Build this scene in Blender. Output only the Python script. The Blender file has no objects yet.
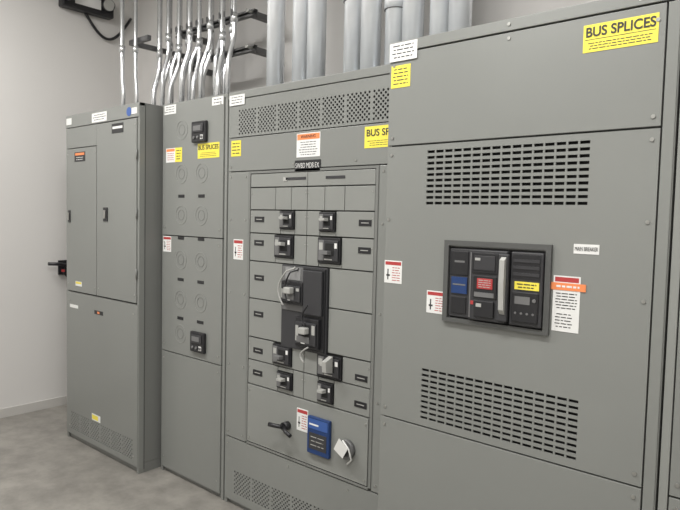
import bpy, bmesh, math, random
from mathutils import Vector, Matrix
random.seed(7)
scn=bpy.context.scene
scn.view_settings.view_transform='Standard'
COL=bpy.context.collection

# ------------------------------------------------------------ materials
def mat(name,col,rough=.5,metal=0.,noise=None,bump=0.,spec=.5,emit=None):
    m=bpy.data.materials.new(name);m.use_nodes=True
    nt=m.node_tree;b=nt.nodes['Principled BSDF']
    b.inputs['Base Color'].default_value=(*col,1);b.inputs['Roughness'].default_value=rough
    b.inputs['Metallic'].default_value=metal;b.inputs['Specular IOR Level'].default_value=spec
    if emit: b.inputs['Emission Color'].default_value=(*emit[0],1);b.inputs['Emission Strength'].default_value=emit[1]
    if noise:
        sc,amt=noise
        tc=nt.nodes.new('ShaderNodeTexCoord');n=nt.nodes.new('ShaderNodeTexNoise');n.inputs['Scale'].default_value=sc;n.inputs['Detail'].default_value=6
        cr=nt.nodes.new('ShaderNodeValToRGB')
        cr.color_ramp.elements[0].position=.3;cr.color_ramp.elements[1].position=.7
        cr.color_ramp.elements[0].color=(*[c*(1-amt) for c in col],1);cr.color_ramp.elements[1].color=(*[min(1,c*(1+amt)) for c in col],1)
        nt.links.new(tc.outputs['Object'],n.inputs['Vector']);nt.links.new(n.outputs['Fac'],cr.inputs['Fac']);nt.links.new(cr.outputs['Color'],b.inputs['Base Color'])
        if bump:
            bp=nt.nodes.new('ShaderNodeBump');bp.inputs['Strength'].default_value=bump;bp.inputs['Distance'].default_value=.01
            nt.links.new(n.outputs['Fac'],bp.inputs['Height']);nt.links.new(bp.outputs['Normal'],b.inputs['Normal'])
    return m
GREY=mat('cabinet_grey_paint',(.213,.219,.206),.32,noise=(1.2,.05))
GREY_D=mat('cabinet_grey_frame',(.175,.179,.169),.42,noise=(1.2,.05))
GREY_L=mat('breaker_cover_grey',(.240,.246,.231),.36,noise=(2,.04))
GAP=mat('seam_shadow_grey',(.07,.072,.068),.8)
DARK=mat('interior_dark',(.012,.012,.012),.9)
BLACK=mat('black_plastic',(.016,.016,.018),.38)
BLACK2=mat('charcoal_plastic',(.036,.036,.039),.42)
MIDG=mat('grey_plastic',(.15,.15,.15),.45)
LITE=mat('light_grey_handle',(.38,.38,.36),.4)
WHITE=mat('white_label',(.74,.74,.72),.5)
YEL=mat('yellow_label',(.82,.70,.08),.5)
ORG=mat('orange_label',(.80,.25,.09),.5)
RED=mat('red_label',(.42,.045,.045),.5)
BLUE=mat('blue_plastic',(.012,.04,.14),.4)
BLUE_L=mat('blue_label',(.04,.10,.32),.4)
INK=mat('ink_black',(.03,.03,.03),.6)
PIPE=mat('galvanised_steel',(.90,.93,.97),.24,.48,noise=(9,.05))
EMT=mat('emt_conduit_steel',(.70,.71,.72),.22,.80,noise=(8,.08))
STRUT=mat('strut_steel',(.13,.13,.13),.5,.6)
SCREW=mat('screw_steel',(.4,.4,.38),.35,.8)
CLEAR=mat('grey_plastic_sheet',(.28,.28,.28),.2)
BEZ=mat('breaker_bezel_grey',(.085,.087,.084),.45)

# ------------------------------------------------------------ builders
class Part:
    def __init__(s,name): s.name=name;s.bm=bmesh.new();s.mats=[]
    def mi(s,m):
        if m not in s.mats:s.mats.append(m)
        return s.mats.index(m)
    def box(s,m,x0,x1,y0,y1,z0,z1,bev=0.):
        i=s.mi(m)
        vs=[s.bm.verts.new((x,y,z)) for x in (x0,x1) for y in (y0,y1) for z in (z0,z1)]
        F=[(0,1,3,2),(4,6,7,5),(0,4,5,1),(2,3,7,6),(0,2,6,4),(1,5,7,3)]
        fs=[]
        for f in F:
            q=s.bm.faces.new([vs[k] for k in f]);q.material_index=i;fs.append(q)
        if bev:
            es=list({e for f in fs for e in f.edges})
            r=bmesh.ops.bevel(s.bm,geom=es,offset=bev,segments=2,affect='EDGES',profile=.5)
            for f in r['faces']: f.material_index=i
    def cyl(s,m,p0,p1,r,n=20,r2=None,smooth=True):
        i=s.mi(m);p0=Vector(p0);p1=Vector(p1);d=(p1-p0).normalized()
        a=d.orthogonal().normalized();b=d.cross(a);r2=r if r2 is None else r2
        A=[];B=[]
        for k in range(n):
            t=2*math.pi*k/n;o=a*math.cos(t)+b*math.sin(t)
            A.append(s.bm.verts.new(p0+o*r));B.append(s.bm.verts.new(p1+o*r2))
        for k in range(n):
            f=s.bm.faces.new((A[k],A[(k+1)%n],B[(k+1)%n],B[k]));f.material_index=i;f.smooth=smooth
        f=s.bm.faces.new(A[::-1]);f.material_index=i
        f=s.bm.faces.new(B);f.material_index=i
    def tube(s,m,pts,r,n=12):
        i=s.mi(m);pts=[Vector(p) for p in pts];prev=None;ref=None
        for k,p in enumerate(pts):
            t=(pts[min(k+1,len(pts)-1)]-pts[max(k-1,0)]).normalized()
            if ref is None: ref=t.orthogonal().normalized()
            ref=(ref-t*ref.dot(t)).normalized();b=t.cross(ref)
            ring=[s.bm.verts.new(p+(ref*math.cos(2*math.pi*j/n)+b*math.sin(2*math.pi*j/n))*r) for j in range(n)]
            if prev:
                for j in range(n):
                    f=s.bm.faces.new((prev[j],prev[(j+1)%n],ring[(j+1)%n],ring[j]));f.material_index=i;f.smooth=True
            else: s.bm.faces.new(ring[::-1]).material_index=i
            prev=ring
        s.bm.faces.new(prev).material_index=i
    def ring(s,m,x,y,z,r0,r1,d,n=28):
        i=s.mi(m);L=[]
        for rr,yy in((r1,y),(r1,y-d),(r0,y-d),(r0,y)):
            L.append([s.bm.verts.new((x+rr*math.cos(2*math.pi*k/n),yy,z+rr*math.sin(2*math.pi*k/n))) for k in range(n)])
        for a,b in zip(L,L[1:]):
            for k in range(n):
                f=s.bm.faces.new((a[k],a[(k+1)%n],b[(k+1)%n],b[k]));f.material_index=i
    def prism(s,m,prof,x0,x1):
        i=s.mi(m)
        A=[s.bm.verts.new((x0,y,z)) for y,z in prof];B=[s.bm.verts.new((x1,y,z)) for y,z in prof]
        n=len(prof)
        for k in range(n):
            s.bm.faces.new((A[k],A[(k+1)%n],B[(k+1)%n],B[k])).material_index=i
        s.bm.faces.new(A[::-1]).material_index=i;s.bm.faces.new(B).material_index=i
    def perf(s,m,x0,x1,z0,z1,y,nx,nz,depth=.004,fill=.43):
        i=s.mi(m);dx=(x1-x0)/nx;dz=(z1-z0)/nz
        def V(x,yy,z): return s.bm.verts.new((x,yy,z))
        for a in range(nx):
            for c in range(nz):
                X=x0+a*dx;Z=z0+c*dz
                if (a+c)%2: 
                    f=s.bm.faces.new((V(X,y,Z),V(X+dx,y,Z),V(X+dx,y,Z+dz),V(X,y,Z+dz)));f.material_index=i;continue
                cx=X+dx/2;cz=Z+dz/2
                O=[(dx/2,0),(dx/2,dz/2),(0,dz/2),(-dx/2,dz/2),(-dx/2,0),(-dx/2,-dz/2),(0,-dz/2),(dx/2,-dz/2)]
                o=[V(cx+p,y,cz+q) for p,q in O]
                q_=[V(cx+fill*dx*math.cos(k*math.pi/4),y,cz+fill*dz*math.sin(k*math.pi/4)) for k in range(8)]
                w=[V(cx+fill*dx*math.cos(k*math.pi/4),y+depth,cz+fill*dz*math.sin(k*math.pi/4)) for k in range(8)]
                for k in range(8):
                    j=(k+1)%8
                    s.bm.faces.new((o[k],o[j],q_[j],q_[k])).material_index=i
                    s.bm.faces.new((q_[k],q_[j],w[j],w[k])).material_index=i
    def louvre(s,m,x0,x1,z0,z1,y,cols,rows,th=.012):
        dz=(z1-z0)/rows;dx=(x1-x0)/cols
        sh=dz*.48; gw=dx*.17
        s.box(DARK,x0-.002,x1+.002,y+th,y+th+.004,z0-.002,z1+.002)
        for k in range(rows+1):
            zc=z0+k*dz
            a=max(z0,zc-(dz-sh)/2);b=min(z1,zc+(dz-sh)/2)
            s.box(m,x0,x1,y,y+th*.5,a,b)
        for k in range(cols+1):
            xc=x0+k*dx;a=max(x0,xc-gw/2);b=min(x1,xc+gw/2)
            s.box(m,a,b,y+.0002,y+th*.5,z0,z1)
    def panel(s,m,x0,x1,z0,z1,y,th=.012,holes=(),bev=.0015):
        if not holes: s.box(m,x0,x1,y,y+th,z0,z1,bev);return
        hz0=min(h[2] for h in holes);hz1=max(h[3] for h in holes)
        s.box(m,x0,x1,y,y+th,z0,hz0);s.box(m,x0,x1,y,y+th,hz1,z1)
        xs=x0
        for h in sorted(holes):
            s.box(m,xs,h[0],y,y+th,hz0,hz1);xs=h[1]
        s.box(m,xs,x1,y,y+th,hz0,hz1)
    def lab(s,m,x0,x1,z0,z1,y,th=.0012): s.box(m,x0,x1,y-th,y,z0,z1)
    def lines(s,m,x0,x1,z0,z1,n,y,frac=.45):
        h=(z1-z0)/n
        for k in range(n):
            w=(x1-x0)*random.uniform(.78,1.)
            xa=(x0+x1)/2-w/2;xe=xa+w;fr=frac*.85
            while xa<xe-.002:
                ww=min(random.uniform(.8,2.6)*h*.9,xe-xa)
                s.box(m,xa,xa+ww,y-.0016,y-.001,z0+k*h+h*(1-fr)/2,z0+k*h+h*(1+fr)/2)
                xa+=ww+h*.35
    def screw(s,x,z,y,r=.006):
        s.cyl(SCREW,(x,y,z),(x,y-.003,z),r,10)
    def done(s,parent=None):
        me=bpy.data.meshes.new(s.name)
        s.bm.to_mesh(me);s.bm.free()
        for m in s.mats: me.materials.append(m)
        o=bpy.data.objects.new(s.name,me);COL.objects.link(o)
        if parent:o.parent=parent
        return o
def empty(name):
    e=bpy.data.objects.new(name,None);COL.objects.link(e);e.empty_display_size=.1;return e
def text(parent,name,s,x,z,y,size,m=None,w=None,off=.02):
    c=bpy.data.curves.new(name,'FONT');c.body=s;c.size=size;c.align_x='CENTER';c.align_y='CENTER';c.extrude=.0003;c.offset=size*off
    c.materials.append(m or INK)
    o=bpy.data.objects.new(name,c);COL.objects.link(o);o.location=(x,y-.0022,z);o.rotation_euler=(math.pi/2,0,0)
    if w:
        bpy.context.view_layer.update();o.scale[0]=w/max(o.dimensions[0],1e-4)
    o.parent=parent;return o

def warn_label(p,x0,x1,z0,z1,y):
    p.lab(WHITE,x0,x1,z0,z1,y)
    h=z1-z0;w=x1-x0
    p.box(RED,x0+.004,x1-.004,y-.0016,y-.001,z1-h*.2,z1-h*.05)
    p.lines(RED,x0+w*.42,x1-w*.08,z0+h*.08,z1-h*.26,6,y,.35)
    p.box(INK,x0+w*.12,x0+w*.32,y-.0016,y-.001,z0+h*.3,z0+h*.38)
    p.box(INK,x0+w*.18,x0+w*.24,y-.0018,y-.001,z0+h*.15,z0+h*.62)

ZT=2.29
# ------------------------------------------------------------ room shell
def slab(name,m,x0,x1,y0,y1,z0,z1):
    p=Part(name);p.box(m,x0,x1,y0,y1,z0,z1);return p.done()
XL,XR,YB,YF,ZC=-5.09,3.6,.86,-4.4,4.1
WALL=mat('painted_wall',(.65,.635,.615),.85,noise=(.8,.02),bump=.02)
CEIL=mat('ceiling_white',(.72,.72,.70),.9)
FL=mat('concrete',(.235,.222,.200),.38,noise=(1.5,.16),bump=.03)
nt=FL.node_tree;b=nt.nodes['Principled BSDF']
src=b.inputs['Base Color'].links[0].from_socket
tc=[n for n in nt.nodes if n.type=='TEX_COORD'][0]
n2=nt.nodes.new('ShaderNodeTexNoise');n2.inputs['Scale'].default_value=7;n2.inputs['Detail'].default_value=10;n2.inputs['Roughness'].default_value=.65
nt.links.new(tc.outputs['Object'],n2.inputs['Vector'])
cr=nt.nodes.new('ShaderNodeValToRGB');cr.color_ramp.elements[0].color=(.78,.78,.78,1);cr.color_ramp.elements[1].color=(1.12,1.12,1.12,1)
cr.color_ramp.elements[0].position=.35;cr.color_ramp.elements[1].position=.62
nt.links.new(n2.outputs['Fac'],cr.inputs['Fac'])
mx=nt.nodes.new('ShaderNodeMix');mx.data_type='RGBA';mx.blend_type='MULTIPLY';mx.inputs[0].default_value=1
nt.links.new(src,mx.inputs[6]);nt.links.new(cr.outputs['Color'],mx.inputs[7]);nt.links.new(mx.outputs[2],b.inputs['Base Color'])
slab('floor',FL,XL-.1,XR+.1,YF-.1,YB+.1,-.1,0)
slab('ceiling',CEIL,XL-.1,XR+.1,YF-.1,YB+.1,ZC,ZC+.1)
slab('wall_left',WALL,XL-.1,XL,YF-.1,YB+.1,0,ZC)
slab('wall_back',WALL,XL,XR,YB,YB+.1,0,ZC)
slab('wall_right',WALL,XR,XR+.1,YF-.1,YB+.1,0,ZC)
slab('wall_front',WALL,XL,XR,YF-.1,YF,0,ZC)
slab('baseboard_left',mat('baseboard_paint',(.50,.485,.46),.6),XL,XL+.012,YF,YB,0,.07)

# ------------------------------------------------------------ cabinet bodies
def body(par,x0,x1,yf,z1=ZT,depth=None,yb=.80):
    p=Part('enclosure')
    p.box(GREY_D,x0+.002,x1-.002,yf+.03,yb,.06,z1,.003)
    p.box(GAP,x0+.004,x1-.004,yf+.014,yf+.03,.06,z1-.006)
    p.box(GREY,x0+.001,x0+.022,yf+.004,yf+.04,.0,z1,.002)
    p.box(GREY,x1-.022,x1-.001,yf+.004,yf+.04,.0,z1,.002)
    p.box(GREY,x0+.001,x1-.001,yf+.002,yf+.04,z1-.02,z1,.002)
    p.box(GREY_D,x0+.002,x1-.002,yf+.02,yb,0,.06)
    return p.done(par)

# ============ section 1 : distribution cabinet (left) ============
S=empty('distribution_panel_cabinet');Y=-.14;x0,x1=-4.34,-3.385
body(S,x0,x1,Y)
p=Part('front_panels')
xa,xb=x0+.024,x1-.024;YD=Y-.003
p.panel(GREY,x0+.004,x1-.004,2.205,2.283,Y)
p.panel(GREY,xa,-3.90,2.062,2.20,Y)
p.panel(GREY,xa+.01,-3.900,1.070,2.056,YD,.015)
p.panel(GREY,-3.893,xb,1.070,2.198,YD,.015)
vh=[];W=(xb-.02-(xa+.05))/6
for k in range(6):
    a=xa+.05+k*W;vh.append((a,a+W*.86,.075,.205))
p.panel(GREY,xa-.016,xb+.016,.04,1.06,Y,holes=vh)
for a,b_,c,d in vh: p.perf(GREY,a,b_,c,d,Y,9,9,fill=.46); p.box(DARK,a,b_,Y+.012,Y+.0135,c,d)
for z in (.1,1.0):
    for x in (xa+.03,xb-.03): p.screw(x,z,Y)
for x in (xa+.02,-3.92): 
    for z in (1.12,2.02): p.screw(x,z,YD,.004)
for x in (-3.87,xb-.015):
    for z in (1.12,2.16): p.screw(x,z,YD,.004)
for z in (1.25,1.62,1.98): p.cyl(GREY_D,(xb+.004,Y-.004,z-.03),(xb+.004,Y-.004,z+.03),.005,8)
p.box(GAP,x1-.003,x1-.0005,-.098,-.094,.02,ZT-.01)
p.done(S)
p=Part('door_latches')
for (x,z,w,h) in ((-4.275,1.59,.028,.085),(-3.775,1.61,.055,.09)):
    p.box(BLACK,x-w/2,x+w/2,YD-.006,YD,z-h/2,z+h/2,.002)
    p.box(SCREW,x-w*.2,x+w*.2,YD-.014,YD-.006,z-h*.3,z+h*.3,.002)
p.done(S)
p=Part('labels');Yd=YD
p.lab(BLACK,-4.20,-4.05,1.965,2.03,Yd);p.box(ORG,-4.19,-4.06,Yd-.0016,Yd-.001,2.008,2.024);p.lines(WHITE,-4.18,-4.07,1.972,2.0,2,Yd,.3)
p.lab(BLACK,-3.70,-3.56,2.122,2.183,Yd);p.box(WHITE,-3.69,-3.57,Yd-.0016,Yd-.001,2.15,2.165)
p.lab(WHITE,-3.962,-3.77,2.212,2.272,Y);p.lines(INK,-3.95,-3.78,2.22,2.265,3,Y,.35)
p.cyl(BLUE_L,(-3.50,Y,2.243),(-3.50,Y-.0015,2.243),.028,20)
p.box(WHITE,-3.47,-3.41,Y-.0012,Y,2.225,2.262)
p.lab(WHITE,-4.325,-4.25,2.225,2.27,Y)
p.lab(WHITE,-4.19,-4.10,1.11,1.142,Yd);p.box(YEL,-4.185,-4.105,Yd-.0016,Yd-.001,1.125,1.139)
p.lab(BLACK,-3.93,-3.816,.942,.968,Y);p.box(ORG,-3.89,-3.86,Y-.0016,Y-.001,.948,.962)
p.lab(WHITE,-4.28,-4.16,.95,.972,Y)
p.lab(WHITE,-3.964,-3.85,.213,.257,Y);p.box(YEL,-3.96,-3.88,Y-.0016,Y-.001,.22,.25)
p.done(S)

# ============ section 2 : metering / feeder cabinet ============
S=empty('metering_cabinet');Y=0;x0,x1=-3.355,-2.725
body(S,x0,x1,Y)
p=Part('front_panels')
p.panel(GREY,x0+.012,x1-.03,1.494,2.283,Y)
p.panel(GREY,x0+.012,x1-.03,.775,1.488,Y)
p.panel(GREY,x0+.012,x1-.03,.03,.769,Y)
for z in (.1,.73,.82,1.45,1.54,2.24):
    for x in (x0+.035,x1-.055): p.screw(x,z,Y,.005)
for z in (2.122,1.862,1.618,1.35,1.11,.90):
    for x in (-3.148,-2.95):
        if x>-3 and (z>2 or z<1): continue
        p.ring(GREY_L,x,Y,z,.052,.057,.002);p.ring(GREY_D,x,Y,z,.028,.032,.0015)
for z in (1.73,1.48,1.23,.995):
    for x in (-3.148,-2.95): p.box(BLACK,x-.03,x+.03,Y-.002,Y,z-.009,z+.009)
p.done(S)
p=Part('meters')
for xm,zm in ((-2.962,2.097),(-2.957,.878)):
    p.box(BLACK,xm-.067,xm+.067,Y-.02,Y,zm-.06,zm+.06,.006)
    p.box(BLACK2,xm-.05,xm+.05,Y-.026,Y-.02,zm-.005,zm+.045,.003)
    p.box(MIDG,xm-.04,xm+.03,Y-.027,Y-.026,zm+.006,zm+.034)
    for k in range(3): p.cyl(MIDG,(xm-.035+k*.035,Y-.02,zm-.032),(xm-.035+k*.035,Y-.028,zm-.032),.008,12)
    p.lab(WHITE,xm+.02,xm+.045,zm-.045,zm-.02,Y-.02)
p.done(S)
p=Part('labels')
p.lab(WHITE,-3.31,-3.215,1.935,2.02,Y);p.lines(RED,-3.30,-3.225,1.945,1.995,4,Y,.3);p.box(ORG,-3.305,-3.22,Y-.0016,Y-.001,2.0,2.016)
p.lab(YEL,-3.215,-3.145,1.935,2.02,Y);p.lines(INK,-3.205,-3.155,1.945,2.01,4,Y,.35)
p.lab(YEL,-2.989,-2.79,1.945,2.03,Y);p.lines(INK,-2.97,-2.81,1.952,1.98,3,Y,.3)
warn_label(p,-3.335,-3.25,1.39,1.485,Y)
p.lab(WHITE,-3.33,-3.21,2.225,2.28,Y);p.lab(WHITE,-2.86,-2.76,2.235,2.28,Y)
p.lines(INK,-3.32,-3.22,2.232,2.275,3,Y,.3);p.lines(INK,-2.85,-2.77,2.24,2.275,2,Y,.3)
p.done(S)
text(S,'bus_text','BUS SPLICES',-2.89,2.005,Y,.036,w=.185,off=.012)

# ============ section 3 : breaker distribution switchboard ============
S=empty('breaker_distribution_switchboard');Y=0;x0,x1=-2.715,-1.442
body(S,x0,x1,Y)
p=Part('front_panels')
vh=[(-2.626+k*.1526,-2.626+k*.1526+.138,2.056,2.189) for k in range(7)]
p.panel(GREY,x0+.008,x1-.008,2.045,2.245,Y,holes=vh)
for a,b_,c,d in vh: p.perf(GREY,a,b_,c,d,Y,11,11,fill=.50); p.box(DARK,a,b_,Y+.012,Y+.0135,c,d)
p.panel(GREY,x0+.004,x1-.004,2.249,2.285,Y-.004,.016)
p.panel(GREY,x0+.008,x1-.008,1.862,2.040,Y)
p.panel(GREY,x0+.008,-2.535,.39,1.857,Y)
p.panel(GREY,-1.665,x1-.008,.39,1.857,Y)
vh=[(-2.626+k*.1526,-2.626+k*.1526+.138,.075,.205) for k in range(7)]
p.panel(GREY,x0+.008,x1-.008,.03,.384,Y,holes=vh)
for a,b_,c,d in vh: p.perf(GREY,a,b_,c,d,Y,11,11,fill=.50); p.box(DARK,a,b_,Y+.012,Y+.0135,c,d)
for x in (x0+.03,-2.56,-1.64):
    for z in (.42,.8,1.2,1.6,1.83): p.screw(x,z,Y,.005)
for x in (x0+.03,-2.2,-1.8):
    p.screw(x,1.885,Y,.005);p.screw(x,.35,Y,.005)
p.box(GREY_D,-2.535,-2.52,Y-.004,Y+.03,.40,1.857);p.box(GREY_D,-1.68,-1.665,Y-.004,Y+.03,.40,1.857)
p.box(GREY_D,-2.52,-1.68,Y-.004,Y+.03,1.845,1.857);p.box(GREY_D,-2.52,-1.68,Y-.004,Y+.03,.39,.402)
p.done(S)
p=Part('breaker_cover_plates');yi=Y-.002
def cell(a,b_,c,d,m=GREY_L,yy=yi):
    p.box(m,a+.002,b_-.002,yy,yy+.014,c+.002,d-.002,.0015)
L,R=-2.518,-1.682
for a,b_ in ((L,-2.10),(-2.10,R)): cell(a,b_,1.772,1.843)
for a,b_ in ((L,-2.325),(-2.325,-2.21),(-2.21,-2.10),(-2.10,-1.985),(-1.985,-1.86),(-1.86,R)): cell(a,b_,1.655,1.77)
rows=[(1.533,1.653,1),(1.385,1.531,2),(.855,.975,3),(.722,.853,4)]
br={1:((-2.285,-2.183,1.560,1.650),(-2.012,-1.910,1.556,1.648)),2:((-2.320,-2.186,1.415,1.528),(-2.016,-1.872,1.405,1.528)),
    3:((-2.320,-2.185,.866,.970),(-2.005,-1.850,.860,.970)),4:((-2.285,-2.175,.745,.832),(-2.000,-1.900,.735,.835))}
for c,d,k in rows:
    (a0,a1,e0,e1),(b0,b1,g0,g1)=br[k]
    cell(L,a0,c,d);cell(a1,-2.10,c,d);cell(-2.10,b0,c,d);cell(b1,R,c,d)
    for q0,q1,h0,h1 in br[k]:
        if h0-c>.006: cell(q0,q1,c,h0)
        if d-h1>.006: cell(q0,q1,h1,d)
cell(L,-2.262,1.185,1.383);cell(L,-2.262,.978,1.183)
cell(-1.945,R,1.195,1.383);cell(-1.945,R,.978,1.193)
p.box(GREY_L,L+.003,R-.003,Y-.006,Y+.014,.406,.718,.002)
for x in (-2.50,-1.70):
    for z in (.43,.69): p.screw(x,z,Y-.006,.005)
for c,d in ((1.655,1.77),(1.533,1.653),(1.385,1.531),(.855,.975),(.722,.853)):
    for x in (L+.012,-2.108,-2.092,R-.012): p.screw(x,(c+d)/2+.03,yi,.003)
p.done(S)
p=Part('molded_case_breakers')
def breaker(a,b_,c,d,on=True,hx=.5):
    yy=Y-.002;w=b_-a;h=d-c
    p.box(BLACK,a+.001,b_-.001,yy-.010,yy+.02,c+.001,d-.001,.002)
    p.box(MIDG,a+w*.06,a+w*.30,yy-.014,yy-.010,c+h*.10,d-h*.10,.002)
    p.box(BLACK2,a+w*.32,b_-w*.06,yy-.018,yy-.010,c+h*.10,d-h*.10,.003)
    p.box(DARK,a+w*.40,a+w*.78,yy-.0185,yy-.018,c+h*.3,c+h*.78)
    xc=a+w*.55;zc=c+h*(.62 if on else .42)
    p.prism(LITE if on else MIDG,[(yy-.018,zc+h*.08),(yy-.048,zc+h*.07),(yy-.048,zc-h*.05),(yy-.018,zc-h*.09)],xc-w*.20,xc+w*.12)
    p.box(LITE,a+w*.10,a+w*.26,yy-.015,yy-.014,c+h*.52,c+h*.80)
    p.box(WHITE,b_-w*.20,b_-w*.09,yy-.019,yy-.018,c+h*.60,c+h*.8)
    p.box(LITE,a+w*.36,b_-w*.3,yy-.019,yy-.018,c+h*.14,c+h*.19)
for k in br:
    for i,q in enumerate(br[k]): breaker(*q,on=(i+k)%3!=0)
p.box(BLACK2,-2.258,-1.948,Y-.012,Y+.01,.965,1.382,.003)
p.box(BLACK,-2.10,-1.955,Y-.020,Y-.012,.975,1.375,.003)
p.box(MIDG,-2.250,-2.105,Y-.016,Y-.012,1.155,1.375,.002)
p.box(BLACK2,-2.090,-1.965,Y-.034,Y-.020,1.15,1.365,.004)
p.box(CLEAR,-2.225,-2.12,Y-.019,Y-.016,1.31,1.37)
for (a,b_,c,d) in ((-2.235,-2.085,1.19,1.305),(-2.13,-1.975,.99,1.135)):
    p.box(BLACK,a,b_,Y-.040,Y-.012,c,d,.005)
    p.box(BLACK2,a+.01,b_-.01,Y-.047,Y-.040,c+.015,d-.02,.004)
    p.box(MIDG,a+.02,b_-.05,Y-.049,Y-.047,c+.025,c+.055)
    p.box(DARK,a+.055,b_-.045,Y-.0485,Y-.047,c+.045,d-.03)
    xc=(a+b_)/2;zc=(c+d)/2+.01
    p.box(LITE,xc-.02,xc+.025,Y-.078,Y-.045,zc-.012,zc+.020,.005)
    p.box(LITE,a+.012,a+.03,Y-.0485,Y-.047,c+.03,d-.04);p.box(LITE,b_-.035,b_-.015,Y-.0485,Y-.047,c+.07,d-.03)
    p.box(WHITE,a+.05,a+.075,Y-.0485,Y-.047,c+.02,c+.028)
p.tube(LITE,[(-2.155-.075*math.sin(t),Y-.062+.04*(t<.2),1.375-.19*t/2.6) for t in [k*.13 for k in range(21)]],.004,8)
p.tube(BLACK,[(-2.13-.05*math.sin(t),Y-.066+.045*(t<.2),1.37-.17*t/2.6) for t in [k*.13 for k in range(21)]],.004,8)
p.tube(BLACK,[(-2.03-.035*math.sin(t),Y-.058,1.20-.10*t/2.6) for t in [k*.13 for k in range(21)]],.004,8)
p.tube(LITE,[(-2.02-.05*math.sin(t*1.2),Y-.06,1.0-.07*t/2) for t in [k*.2 for k in range(12)]],.004,8)
p.prism(LITE,[(Y-.02,.97),(Y-.07,.95),(Y-.065,.90),(Y-.02,.89)],-1.92,-1.895)
p.done(S)
p=Part('nameplates')
for x,z in ((-2.445,1.605),(-2.445,1.482),(-2.44,1.298),(-2.44,1.105),(-2.44,.91),(-2.44,.79),(-1.735,1.602),(-1.735,1.478),(-1.735,.895),(-1.735,.772)):
    p.box(BLACK,x-.036,x+.036,Y-.0045,Y-.002,z-.014,z+.014)
    p.box(LITE,x-.022,x+.022,Y-.005,Y-.0045,z-.002,z+.002)
p.box(BLACK,-2.188,-2.017,Y-.004,Y,1.846,1.899)
p.box(LITE,-2.27,-2.24,Y-.004,Y-.002,1.80,1.82);p.box(BLACK2,-2.25,-2.11,Y-.004,Y-.002,1.805,1.818);p.box(BLACK2,-1.98,-1.86,Y-.004,Y-.002,1.805,1.818)
p.done(S)
text(S,'nameplate_text','SWBD MDB EX',-2.103,1.872,Y-.003,.036,WHITE,w=.158,off=-.008)
p=Part('labels')
p.lab(WHITE,-2.181,-2.023,1.914,2.03,Y);p.box(ORG,-2.177,-2.027,Y-.0016,Y-.001,1.998,2.026)
p.lines(INK,-2.165,-2.04,1.92,1.992,6,Y,.3)
p.lab(YEL,-2.685,-2.605,1.942,2.027,Y);p.lines(INK,-2.678,-2.612,1.95,2.02,4,Y,.35)
p.lab(YEL,-1.752,-1.50,1.935,2.03,Y);p.lines(INK,-1.74,-1.52,1.942,1.97,3,Y,.3)
warn_label(p,-2.655,-2.575,1.383,1.493,Y)
p.lab(WHITE,-2.70,-2.575,2.215,2.27,Y-.004);p.lines(INK,-2.69,-2.585,2.222,2.265,3,Y-.004,.3)
warn_label(p,-2.137,-2.06,.56,.672,Y-.006)
p.done(S)
text(S,'warning_text','WARNING',-2.102,2.012,Y,.022,INK,w=.10,off=.0)
text(S,'bus_text','BUS SPLICES',-1.626,2.0,Y,.042,w=.23,off=.012)
p=Part('surge_device_and_handles')
p.box(BLUE,-2.047,-1.903,Y-.026,Y-.006,.474,.657,.005)
p.box(BLUE_L,-2.038,-1.912,Y-.0275,Y-.026,.60,.647);p.box(WHITE,-2.03,-1.97,Y-.0285,Y-.0275,.617,.625)
p.box(BLACK2,-2.032,-1.918,Y-.0275,Y-.026,.50,.58)
p.lines(LITE,-2.025,-1.93,.51,.57,3,Y-.0265,.22)
p.cyl(BLACK,(-2.20,Y-.006,.565),(-2.20,Y-.04,.565),.022,18)
p.tube(BLACK,[(-2.20,Y-.04,.565),(-2.205,Y-.06,.570),(-2.235,Y-.072,.572),(-2.265,Y-.078,.572)],.011,10)
p.tube(BLACK,[(-2.20,Y-.04,.565),(-2.16,Y-.062,.555),(-2.12,Y-.068,.545)],.010,10)
p.cyl(MIDG,(-1.80,Y-.006,.55),(-1.80,Y-.03,.55),.045,22)
p.cyl(BLACK,(-1.80,Y-.03,.55),(-1.80,Y-.042,.55),.028,18)
i=p.mi(WHITE)
vv=[p.bm.verts.new(q) for q in ((-1.855,Y-.045,.545),(-1.82,Y-.05,.605),(-1.765,Y-.05,.57),(-1.80,Y-.045,.515))]
wv=[p.bm.verts.new(v.co+Vector((0,.002,0))) for v in vv]
p.bm.faces.new(vv).material_index=i;p.bm.faces.new(wv[::-1]).material_index=i
for k in range(4): p.bm.faces.new((vv[k],vv[(k+1)%4],wv[(k+1)%4],wv[k])).material_index=i
p.tube(WHITE,[(-1.80,Y-.046,.60),(-1.76,Y-.05,.57),(-1.75,Y-.04,.52),(-1.78,Y-.035,.49)],.004,6)
p.done(S)

# ============ section 4 : main breaker switchboard ============
S=empty('main_breaker_switchboard');Y=-.25;x0,x1=-1.44,-.438
body(S,x0,x1,Y)
p=Part('front_panels');xa,xb=x0+.006,-.478
p.panel(GREY,x0+.003,x1-.003,2.249,2.287,Y-.004,.018)
p.panel(GREY,xa,xb,1.902,2.244,Y)
V1=(-1.257,-.668,1.673,1.88);V2=(-1.252,-.667,.876,1.076);BK=(-1.145,-.79,1.275,1.53)
for (za,zb,h) in ((.855,1.20,V2),(1.20,1.60,BK),(1.60,1.896,V1)):
    p.panel(GREY,xa,xb,za,zb,Y,holes=[h])
p.louvre(GREY,*V1,Y,16,10);p.louvre(GREY,*V2,Y,16,10)
p.panel(GREY,xa,xb,.03,.849,Y)
p.box(GREY,-.473,x1-.004,Y,Y+.014,.03,2.244,.0015)
for z in (.82,.89,1.865,1.93,2.20):
    for x in (xa+.02,xb-.02): p.screw(x,z,Y,.006)
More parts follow.
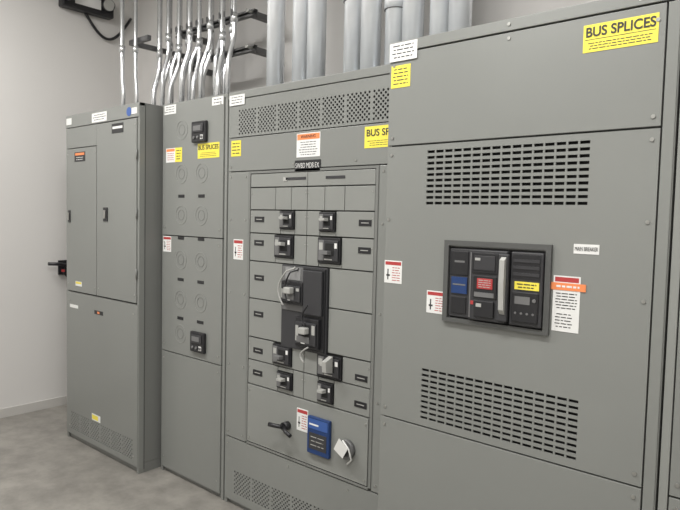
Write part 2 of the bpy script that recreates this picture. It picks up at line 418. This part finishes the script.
p.screw(-.95,2.225,Y,.006);p.screw(-.95,2.27,Y-.004,.006);p.screw(-.95,.12,Y,.006)
p.screw(-1.42,1.62,Y,.006);p.screw(xb-.02,1.40,Y,.006);p.screw(xb-.02,1.63,Y,.006)
p.done(S)
p=Part('main_circuit_breaker')
for a,b_,c,d in ((-1.163,-.772,1.534,1.552),(-1.163,-.772,1.262,1.276),(-1.163,-1.145,1.276,1.534),(-.790,-.772,1.276,1.534)):
    p.box(BEZ,a,b_,Y-.012,Y+.002,c,d)
p.box(BLACK,-1.146,-.789,Y+.012,Y+.03,1.275,1.531)
p.box(BLACK2,-1.142,-1.060,Y-.006,Y+.015,1.282,1.524,.003)
p.box(BLACK,-1.136,-1.066,Y-.009,Y-.006,1.43,1.515,.002)
p.box(MIDG,-1.12,-1.08,Y-.0097,Y-.009,1.475,1.482)
p.box(BLUE,-1.130,-1.068,Y-.0105,Y-.006,1.366,1.424)
p.box(MIDG,-1.124,-1.074,Y-.0112,Y-.0105,1.395,1.40)
p.box(BLACK,-1.130,-1.070,Y-.010,Y-.006,1.295,1.355,.002)
p.box(BLACK2,-1.056,-.915,Y-.022,Y+.015,1.282,1.524,.004)
p.box(MIDG,-1.05,-1.046,Y-.0235,Y-.022,1.29,1.515)
p.box(BLACK,-1.042,-.945,Y-.026,Y-.022,1.445,1.515,.002)
p.box(BLACK2,-1.034,-.955,Y-.028,Y-.026,1.455,1.505,.002)
p.box(LITE,-1.030,-1.01,Y-.0287,Y-.028,1.488,1.497)
p.box(BLACK,-1.036,-.948,Y-.026,Y-.022,1.36,1.437,.002)
p.box(RED,-1.020,-.962,Y-.028,Y-.026,1.392,1.428,.002)
p.lines(LITE,-1.016,-.967,1.395,1.425,4,Y-.027,.4)
p.box(MIDG,-1.03,-.957,Y-.027,Y-.026,1.364,1.38)
p.box(BLACK,-1.03,-.955,Y-.030,Y-.022,1.295,1.352,.003)
p.box(LITE,-1.02,-1.0,Y-.031,Y-.030,1.33,1.342)
p.box(RED,-1.045,-1.034,Y-.0235,Y-.022,1.335,1.348)
p.box(BLACK2,-.942,-.905,Y-.034,Y-.018,1.29,1.515,.004)
p.prism(LITE,[(Y-.034,1.505),(Y-.048,1.495),(Y-.050,1.42),(Y-.045,1.33),(Y-.034,1.315)],-.930,-.912)
p.box(BLACK2,-.903,-.793,Y-.020,Y+.015,1.282,1.524,.004)
p.box(BLACK,-.896,-.800,Y-.0215,Y-.020,1.436,1.515)
for i in range(3): p.box(BLACK2,-.893,-.803,Y-.024,Y-.0215,1.447+i*.022,1.457+i*.022)
p.box(YEL,-.886,-.803,Y-.0225,Y-.020,1.402,1.428);p.lines(INK,-.880,-.809,1.405,1.425,2,Y-.0217,.4)
p.box(BLACK,-.893,-.803,Y-.026,Y-.020,1.295,1.395,.003)
p.box(MIDG,-.882,-.83,Y-.027,Y-.026,1.355,1.38)
for i in range(4): p.cyl(MIDG,(-.878+i*.02,Y-.026,1.325),(-.878+i*.02,Y-.028,1.325),.004,10)
p.cyl(MIDG,(-.815,Y-.026,1.37),(-.815,Y-.03,1.37),.006,12)
p.done(S)
p=Part('labels')
p.lab(YEL,-.706,-.496,2.138,2.22,Y);p.lines(INK,-.695,-.507,2.144,2.168,3,Y,.4)
p.box(INK,-.70,-.502,Y-.0016,Y-.001,2.1745,2.1762)
p.lab(YEL,-1.427,-1.340,2.117,2.20,Y);p.lines(INK,-1.42,-1.347,2.125,2.192,5,Y,.35)
p.lab(WHITE,-1.434,-1.31,2.215,2.283,Y-.004);p.lines(INK,-1.425,-1.32,2.222,2.278,4,Y-.004,.35)
warn_label(p,-1.434,-1.352,1.376,1.463,Y)
warn_label(p,-1.237,-1.154,1.282,1.364,Y)
p.lab(WHITE,-.706,-.629,1.528,1.558,Y)
p.lab(WHITE,-.765,-.680,1.28,1.456,Y)
p.box(RED,-.76,-.685,Y-.0016,Y-.001,1.437,1.452)
p.box(ORG,-.774,-.663,Y-.0024,Y-.001,1.411,1.434);p.lines(WHITE,-.765,-.672,1.417,1.429,1,Y-.0012,.6)
p.lines(INK,-.757,-.688,1.35,1.405,6,Y,.4);p.lines(INK,-.757,-.70,1.29,1.34,5,Y,.35)
p.lab(WHITE,-.55,-.485,2.262,2.282,Y-.004)
p.done(S)
text(S,'bus_text','BUS SPLICES',-.601,2.196,Y,.040,w=.195)
text(S,'main_breaker_text','MAIN BREAKER',-.6675,1.543,Y,.018,w=.070,off=-.008)

# ============ section 5 : neighbouring cabinet to the right ============
S=empty('switchgear_cabinet');x0,x1=-.434,.55
body(S,x0,x1,Y)
p=Part('front_panels')
p.panel(GREY,x0+.003,x1-.003,2.249,2.287,Y-.004,.018)
p.panel(GREY,x0+.03,x1-.03,1.902,2.244,Y);p.panel(GREY,x0+.03,x1-.03,.855,1.896,Y);p.panel(GREY,x0+.03,x1-.03,.03,.849,Y)
p.box(GREY_L,x0+.003,x0+.026,Y,Y+.014,.03,2.244,.0015)
for z in (.82,.89,1.865,1.93,2.2,1.4): p.screw(x0+.05,z,Y,.006);p.screw(x1-.05,z,Y,.006)
p.box(GREY_L,-.1,.2,Y-.01,Y,1.2,1.5,.003)
p.lab(WHITE,-.42,-.36,2.2,2.23,Y)
p.done(S)

# ------------------------------------------------------------ conduits
ZP=ZT+.003
for i,(x,jt) in enumerate(zip((-2.81,-2.62,-2.47,-2.22,-2.075,-1.938,-1.807,-1.666,-1.539),(3.35,3.2,3.3,2.80,3.3,2.70,3.3,2.76,3.4))):
    p=Part('large_conduit_pipe')
    y=.43+(.03 if i%2 else 0)
    p.cyl(PIPE,(x,y,ZP),(x,y,ZC-.002),.054,32)
    p.cyl(PIPE,(x,y,jt),(x,y,jt+.10),.060,32)
    p.cyl(STRUT,(x,y,jt-.003),(x,y,jt),.0605,32)
    p.cyl(PIPE,(x,y,ZP),(x,y,ZT+.05),.064,24)
    p.done()
p=Part('small_conduit_bundle')
n=15
def cxp(i): return -4.17+i*.0625+.008*math.sin(i*2.3)
for i in range(n):
    x=cxp(i);bd=(0,-.015,.0,-.03,-.04,0,-.02,-.04,.0,-.03,-.03,.0,.02,-.02,0)[i]
    y=.50+.045*(i%2);zb=2.50+.05*((i*5)%4)
    pts=[(x,y,ZC-.002),(x,y,zb+.24)]
    for k in range(1,11):
        t=k/10;s_=t*t*(3-2*t);pts.append((x+bd*s_,y-.05*s_,zb+.24-.24*t))
    pts.append((x+bd,y-.05,ZP))
    p.tube(EMT,pts,.0165 if i%3 else .020,12)
    p.cyl(EMT,(x,y,zb+.3),(x,y,zb+.36),.024,12)
a,b_=-4.05,-3.16;y=.56
for z in (2.73,2.96):
    p.box(STRUT,a,b_,y+.026,y+.030,z-.02,z+.02)
    p.box(STRUT,a,b_,y-.0,y+.028,z+.016,z+.02);p.box(STRUT,a,b_,y-.0,y+.028,z-.02,z-.016)
    p.box(STRUT,a,b_,y-.002,y+.002,z+.008,z+.02);p.box(STRUT,a,b_,y-.002,y+.002,z-.02,z-.008)
    for x in (a+.05,b_-.05): p.box(STRUT,x-.02,x+.02,y+.03,YB-.003,z-.02,z+.02)
    for i in range(n):
        x=cxp(i)
        if x>a+.02: p.box(STRUT,x-.006,x+.006,.47,.475,z-.018,z+.018)
    p.cyl(SCREW,(b_-.02,y,z),(b_-.02,y-.05,z),.012,8)
p.done()
p=Part('wall_conduit_pair')
for x,y,r in ((-4.20,.21,.016),(-4.12,.27,.014)):
    p.tube(EMT,[(x,y,ZC-.002),(x,y,2.62),(x+.015,y,2.5),(x+.02,y,ZP)],r,12)
    p.cyl(EMT,(x+.0,y,2.78),(x,y,2.83),r+.006,12)
p.box(STRUT,-4.25,-4.0,.292,.322,2.86,2.895);p.box(STRUT,-4.25,-4.225,.322,YB-.003,2.86,2.895)
p.done()

# ------------------------------------------------------------ emergency light with drooping cord
E=empty('emergency_light')
p=Part('housing');dz=-.10;dy=.13
p.box(BLACK,XL+.002,XL+.09,.02+dy,.46+dy,3.37+dz,3.52+dz,.012)
p.box(WHITE,XL+.09,XL+.094,.12+dy,.34+dy,3.41+dz,3.49+dz)
for y in (.06+dy,.40+dy):
    p.cyl(BLACK2,(XL+.09,y,3.46+dz),(XL+.15,y-.02,3.45+dz),.045,20,r2=.05)
    p.cyl(LITE,(XL+.15,y-.02,3.45+dz),(XL+.155,y-.021,3.449+dz),.045,20)
p.done(E)
p=Part('cord')
pts=[]
for k in range(25):
    t=k/24;pts.append((XL+.03,.36+.42*t,3.38+dz-.20*math.sin(math.pi*t)+(.05*t)))
p.tube(BLACK,pts,.012,8)
p.done(E)

# ------------------------------------------------------------ lever clamp on the side wall
p=Part('wall_mounted_lever_clamp')
p.box(BLACK,XL+.002,XL+.02,.14,.28,1.10,1.22,.004)
p.cyl(BLACK2,(XL+.02,.22,1.17),(XL+.09,.22,1.17),.022,16)
p.tube(BLACK,[(XL+.08,.30,1.15),(XL+.085,.22,1.175),(XL+.085,.12,1.195),(XL+.08,.03,1.20)],.014,10)
p.tube(BLACK,[(XL+.06,.18,1.16),(XL+.07,.16,1.12),(XL+.06,.20,1.08),(XL+.05,.25,1.09)],.010,8)
p.box(RED,XL+.09,XL+.102,.13,.155,1.13,1.15,.003)
p.done()

# ------------------------------------------------------------ lights (ceiling fixtures)
LENS=mat('fixture_lens',(.9,.9,.9),.5,emit=((1,.98,.95),4.))
HOUS=mat('fixture_housing',(.7,.7,.7),.5)
for (x,y,pw) in ((-3.6,-1.5,76),(-1.0,-1.5,67),(1.6,-1.7,42),(-2.3,-3.4,36),(.6,-3.4,36)):
    E=empty('fluorescent_light_fixture')
    p=Part('housing');p.box(HOUS,x-.62,x+.62,y-.15,y+.15,ZC-.35,ZC-.28,.01)
    p.cyl(HOUS,(x-.5,y,ZC-.28),(x-.5,y,ZC-.002),.006,8);p.cyl(HOUS,(x+.5,y,ZC-.28),(x+.5,y,ZC-.002),.006,8)
    p.box(LENS,x-.6,x+.6,y-.13,y+.13,ZC-.362,ZC-.35,.004);p.done(E)
    l=bpy.data.lights.new('lamp','AREA');l.shape='RECTANGLE';l.size=1.2;l.size_y=.26;l.energy=pw;l.color=(1,.985,.96)
    o=bpy.data.objects.new('lamp',l);COL.objects.link(o);o.location=(x,y,ZC-.38);o.parent=E
w=bpy.data.worlds.new('world');scn.world=w;w.use_nodes=True
w.node_tree.nodes['Background'].inputs[0].default_value=(.8,.85,.9,1);w.node_tree.nodes['Background'].inputs[1].default_value=.3

# ------------------------------------------------------------ camera
yaw,pitch,roll=math.radians(40.94),math.radians(3.40),math.radians(1.34)
fw=Vector((-math.sin(yaw)*math.cos(pitch),math.cos(yaw)*math.cos(pitch),-math.sin(pitch)))
r=Vector((math.cos(yaw),math.sin(yaw),0));u=r.cross(fw)
r2=r*math.cos(roll)+u*math.sin(roll);u2=-r*math.sin(roll)+u*math.cos(roll)
M=Matrix((r2,u2,-fw)).transposed().to_4x4();M.translation=Vector((0,-2.17,1.62))
cam=bpy.data.cameras.new('camera');cam.sensor_width=36;cam.lens=617/680*36;cam.clip_start=.05
co=bpy.data.objects.new('camera',cam);COL.objects.link(co);co.matrix_world=M;scn.camera=co
